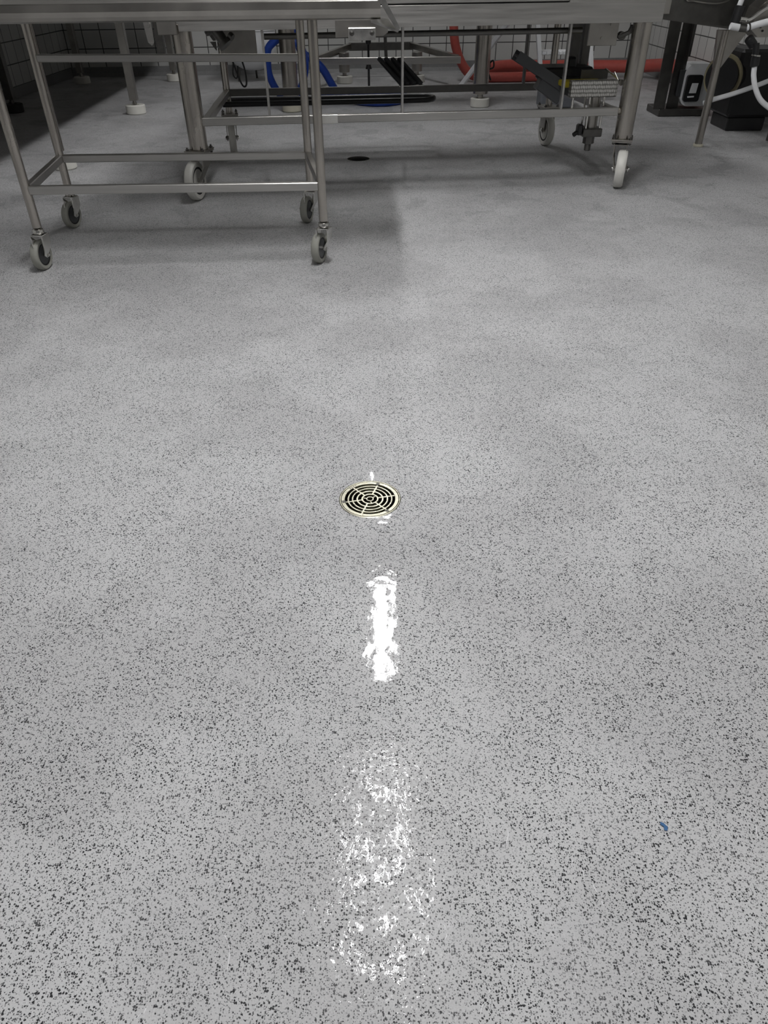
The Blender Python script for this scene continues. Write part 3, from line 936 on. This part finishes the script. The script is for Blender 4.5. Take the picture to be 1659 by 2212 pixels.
m = MB().path([(1.06, 8.85, 0.36), (1.10, 8.82, 0.375), (1.14, 8.83, 0.32), (1.17, 8.84, 0.24), (1.16, 8.84, 0.18), (1.19, 8.84, 0.10)], 0.010, 8, 5)
m.path([(1.15, 8.83, 0.24), (1.20, 8.83, 0.28), (1.21, 8.83, 0.22), (1.15, 8.83, 0.20)], 0.009, 8, 5)
m.build('strap', BLACK, t)

b = MB().box((1.665, 7.75, 0.11), (0.30, 0.22, 0.215), None, 0.012)
t = thing('grey_box', 'small grey plastic box on the floor behind the rear right castor', 'box', (1.665, 7.75, 0), 0, None, True)
b.build('box_body', GREYP, t)
MB().box((1.575, 7.632, 0.16), (0.07, 0.012, 0.10), None, 0.004).build('white_label_plate', PADW, t)


# ------------------------------------------------------------------ machine at the right
t = thing('filling_machine', 'dark steel machine body on slim round legs at the right edge', 'machine', (2.37, 5.85, 0), 0, None, True)
MB().prism([(1.90, 5.83, 0.787), (2.42, 5.85, 0.722), (2.60, 5.87, 0.72), (3.10, 5.9, 0.72), (3.10, 5.9, 1.5), (1.90, 5.83, 1.5)], (-0.02, 0.33, 0)).build('machine_body', DARKST, t)
MB().box((1.93, 5.815, 0.88), (0.045, 0.02, 0.13), None, 0.002).build('corner_strip', STEEL, t)
MB().path([(2.05, 5.822, 1.1), (2.05, 5.822, 0.905), (2.10, 5.822, 0.885), (2.22, 5.826, 0.87), (2.30, 5.828, 0.873), (2.38, 5.83, 0.90)], 0.005, 8, 5).build('weld_seam', STEEL, t)
lg = MB().cyl((2.372, 5.85, 0.015), (2.372, 5.85, 0.72), 0.0265, n=24)
l = lg.build('leg', TUBE, t)
MB().lathe([(0, 0.001), (0.034, 0.001), (0.036, 0.008), (0.034, 0.018), (0, 0.018)], (2.372, 5.85, 0), n=24).build('foot_pad', PAD, l)
MB().cyl((2.95, 5.95, 0.015), (2.95, 5.95, 0.73), 0.03, n=20).build('leg', DARKST, t)
MB().prism([(2.318, 5.835, 0.722), (2.53, 5.842, 0.72), (2.40, 5.845, 0.50), (2.352, 5.845, 0.50)], (0, 0.03, 0)).build('leg_gusset', STEEL, t)

t = thing('pump_unit', 'white pump with black window in a dark channel frame under the right machine', 'pump', (2.75, 7.3, 0), 0, None, True)
fr = MB()
fr.bar((2.50, 7.20, 0.055), (2.50, 7.20, 0.75), 0.02, 0.085, 0.002, (0, 1, 0))
fr.bar((2.475, 7.16, 0.055), (2.475, 7.16, 0.75), 0.10, 0.012, 0.002, (0, 1, 0))
fr.bar((2.61, 7.22, 0.055), (2.61, 7.22, 0.75), 0.10, 0.012, 0.002, (0, 1, 0))
fr.bar((2.64, 7.18, 0.45), (2.64, 7.18, 0.75), 0.02, 0.08, 0.002, (0, 1, 0))
fr.build('channel_frame', DARKST, t)
MB().box((2.70, 7.30, 0.03), (0.46, 0.34, 0.056), None, 0.005).build('base_plate', DARKST, t)
# white housing with rounded shoulders
def rrect(cx, cz, w_, h_, r_, y_, n=6):
    pts = []
    for (sx, sz, a0) in ((1, 1, 0), (-1, 1, 90), (-1, -1, 180), (1, -1, 270)):
        for k in range(n + 1):
            a = math.radians(a0 + 90 * k / n)
            pts.append((cx + sx * (w_ / 2 - r_) + r_ * math.cos(a), y_, cz + sz * (h_ / 2 - r_) + r_ * math.sin(a)))
    return pts
MB().prism(rrect(2.785, 0.235, 0.27, 0.32, 0.075, 7.17), (0, 0.20, 0)).build('pump_housing', WHITE, t)
wn = MB().prism(rrect(2.735, 0.215, 0.135, 0.20, 0.02, 7.135), (0, 0.035, 0)).build('window_frame', BLACK, t)
MB().prism([(2.705, 7.132, 0.18), (2.765, 7.132, 0.18), (2.770, 7.132, 0.255), (2.715, 7.132, 0.255)], (0, 0.004, 0)).build('window_pane', WHITE, wn)
MB().prism([(2.70, 7.132, 0.145), (2.755, 7.132, 0.148), (2.755, 7.132, 0.160), (2.695, 7.132, 0.157)], (0, 0.004, 0)).build('window_slot', WHITE, wn)
MB().box((2.635, 7.19, 0.25), (0.05, 0.03, 0.20), None, 0.003).build('switch_box', HUB, t)

t = thing('drum_motor', 'black drum motor with beige ring behind the slim right leg', 'motor', (2.75, 6.55, 0), 0, None, True)
MB().lathe([(0, -0.10), (0.125, -0.10), (0.13, -0.09), (0.13, 0.06), (0, 0.06)], (2.70, 6.45, 0.38), (-0.72, -0.62, 0), 36).build('drum', BLACK, t)
MB().lathe([(0.115, -0.012), (0.15, -0.012), (0.155, 0.0), (0.15, 0.012), (0.115, 0.012)], (2.675, 6.43, 0.38), (-0.72, -0.62, 0), 40, True).build('beige_ring', BEIGE, t)
MB().box((2.95, 6.60, 0.33), (0.36, 0.40, 0.46), None, 0.02).build('motor_block', BLACK, t)
MB().box((2.95, 6.60, 0.05), (0.30, 0.34, 0.10), None, 0.008).build('motor_base', BLACK, t)

t = thing('valve_block', 'grey valve plate with black fittings at the upper right edge', 'valve', (2.62, 5.5, 0.72), 0, None, True)
MB().prism([(2.40, 5.52, 0.745), (2.46, 5.52, 0.70), (2.53, 5.52, 0.70), (2.62, 5.52, 0.76), (2.62, 5.52, 0.95), (2.52, 5.52, 0.95), (2.42, 5.52, 0.86)], (0, 0.16, 0)).build('valve_plate', STEEL, t)
h = MB()
for (x, z) in ((2.46, 0.755), (2.46, 0.785), (2.48, 0.735), (2.57, 0.75)):
    h.cyl((x, 5.521, z), (x, 5.513, z), 0.006, n=10)
h.build('plate_screws', GAP, t)
MB().path([(2.30, 5.48, 0.80), (2.36, 5.48, 0.80), (2.42, 5.48, 0.84), (2.47, 5.48, 0.88), (2.50, 5.48, 0.97)], 0.014, 10, 4).build('bracket_arm', CHROME, t)
f = MB().cyl((2.39, 5.50, 0.70), (2.44, 5.50, 0.655), 0.028, n=16, ch=0.005)
f.cyl((2.44, 5.47, 0.67), (2.46, 5.47, 0.585), 0.02, n=16)
f.cyl((2.46, 5.47, 0.60), (2.465, 5.47, 0.545), 0.027, n=16, ch=0.004)
f.build('hose_fitting', BLACK, t)
MB().lathe([(0.021, -0.004), (0.028, -0.004), (0.028, 0.004), (0.021, 0.004)], (2.458, 5.47, 0.605), (0.1, 0, 1), 16, True).build('clamp_ring', CHROME, t)
s = MB().cyl((2.29, 5.52, 0.775), (2.30, 5.52, 0.87), 0.032, n=18, ch=0.004)
s.build('black_sleeve', BLACK, t)
p = MB().cyl((2.245, 5.47, 0.765), (2.31, 5.47, 0.755), 0.0195, n=18)
p.cyl((2.29, 5.52, 0.86), (2.315, 5.52, 1.0), 0.016, n=16)
p.path([(2.345, 5.46, 0.755), (2.45, 5.44, 0.785), (2.60, 5.42, 0.815), (2.8, 5.40, 0.83)], 0.0195, 14, 5)
p.build('white_pipe', WHITE, t)
e = MB().cyl((2.305, 5.47, 0.756), (2.345, 5.46, 0.753), 0.022, n=14)
e.lathe([(0.018, -0.004), (0.025, -0.004), (0.025, 0.004), (0.018, 0.004)], (2.36, 5.458, 0.758), (1, 0, 0.25), 16, True)
e.build('pipe_elbow', DARKST, t)

h = MB().path([(2.468, 5.47, 0.541), (2.475, 5.46, 0.49), (2.505, 5.45, 0.42), (2.56, 5.44, 0.35), (2.66, 5.43, 0.29)], 0.0165, 14, 6)
solo('hose', h, WHITE, 'short white hose curving down from the black fitting at the right edge', 'hose', (2.5, 5.45, 0.4))
h = MB().path([(2.40, 6.0, 0.26), (2.47, 6.0, 0.285), (2.62, 6.0, 0.325), (2.80, 6.0, 0.385), (2.95, 6.02, 0.44)], 0.0165, 12, 6)
solo('pipe', h, WHITE, 'thin white pipe slanting behind the slim leg of the right machine', 'pipe', (2.6, 6.0, 0.2))

# ------------------------------------------------------------------ blue scrap on the floor
s = MB().prism([(0.440, 0.597, 0.001), (0.445, 0.594, 0.001), (0.449, 0.588, 0.001), (0.447, 0.582, 0.001), (0.442, 0.583, 0.001), (0.443, 0.589, 0.001), (0.439, 0.592, 0.001)], (0, 0, 0.0012))
solo('plastic_scrap', s, SCRAP, 'tiny blue plastic scrap on the speckled floor at lower right', 'scrap', (0.443, 0.588, 0.001))

# ------------------------------------------------------------------ glints on the wet floor, modelled as hair-fine white strands
GLINT = pm('white_glint', (0.85, 0.85, 0.86), 0.3, coat=0.5, noise=(60, 0.03, (1, 1, 1), 0.0))
glint_mb = MB()
rf = random.Random(11)


def glint_strand(x, y, a, ln, bend, r):
    pts = []
    n = 5
    for k in range(n):
        pts.append((x, y, r * 0.8))
        a += bend / n + rf.uniform(-0.25, 0.25)
        x += math.cos(a) * ln / n
        y += math.sin(a) * ln / n
    glint_mb.path(pts, lambda t: r * (0.35 + 0.65 * math.sin(math.pi * min(0.95, max(0.05, t)))), 5, 3)


for (x, y, a, ln, bend, r) in (
    (0.154, 0.615, -43, 0.0161, -40, 0.0005),
    (0.181, 0.605, -36, 0.0206, -35, 0.0005),
    (0.193, 0.589, -78, 0.0332, -10, 0.0006),
    (0.252, 0.56, -43, 0.014, -60, 0.0005),
    (0.285, 0.538, -69, 0.0104, -30, 0.0006),
    (0.297, 0.524, -56, 0.0143, -25, 0.0006),
    (0.308, 0.503, -82, 0.0222, 10, 0.0007),
    (0.316, 0.477, -76, 0.0093, -40, 0.0006),
    (0.458, 0.655, -105, 0.0372, 20, 0.0004),
    (0.442, 0.579, -74, 0.0093, -20, 0.0004),
    (0.592, 0.594, -83, 0.033, -10, 0.0005),
    (-0.414, 0.657, -108, 0.018, 10, 0.0005),
    (-0.321, 0.643, -104, 0.0135, 10, 0.0004),
    (-0.236, 0.51, -121, 0.0145, 70, 0.0006),
    (-0.235, 0.435, -37, 0.0117, -30, 0.0005),
    (-0.228, 0.426, -73, 0.0515, -10, 0.0005),
    (-0.323, 0.348, -132, 0.0103, 10, 0.0007),
    (-0.329, 0.34, -124, 0.0109, -30, 0.0006),
    (-0.432, 0.558, -101, 0.0316, 60, 0.0004),
    (0.136, 0.365, -50, 0.0093, -80, 0.0007),
    (0.128, 0.349, -127, 0.0189, 15, 0.0008),
    (0.078, 0.447, -32, 0.013, -80, 0.0009),
    (0.083, 0.434, -55, 0.0115, -90, 0.0009),
    (0.002, 0.412, -53, 0.0138, -20, 0.0006),
    (-0.016, 0.494, -71, 0.0106, 20, 0.0006),
    (0.455, 0.382, -106, 0.0104, 20, 0.0005),
    (-0.247, 0.901, -60, 0.0362, -20, 0.0004),
    (0.326, 0.967, -40, 0.083, 5, 0.0003),
    (-0.182, 0.796, -24, 0.0186, 10, 0.0003),
    (-0.909, 1.408, 0, 0.0288, 0, 0.0006),
    (0.256, 0.389, -100, 0.0175, 20, 0.0004),
    (0.024, 1.722, -95, 0.0536, 5, 0.0009),
    (0.022, 1.67, -92, 0.0341, 15, 0.0007),
    (0.019, 1.75, -52, 0.0169, 0, 0.001),
    (-0.07, 1.762, 61, 0.0284, -30, 0.0006),
    (-0.052, 1.803, -33, 0.0171, 0, 0.0005),
    (-0.002, 0.793, -110, 0.027, 120, 0.0004)):
    glint_strand(x, y, math.radians(a), ln, math.radians(bend), r)
for k in range(170):
    y = 0.33 + 2.0 * rf.random() ** 1.6
    x = rf.uniform(-0.55, 0.55) * (0.55 + 0.55 * y)
    glint_strand(x, y, rf.uniform(0, 6.28), rf.uniform(0.004, 0.022), rf.uniform(-1.6, 1.6), rf.uniform(0.00016, 0.00034))
o = glint_mb.build('floor_glints', GLINT)
o['kind'] = 'stuff'
tag(o, 'hair-fine white strands standing in for wet glints on the speckled grey floor', 'fibres')
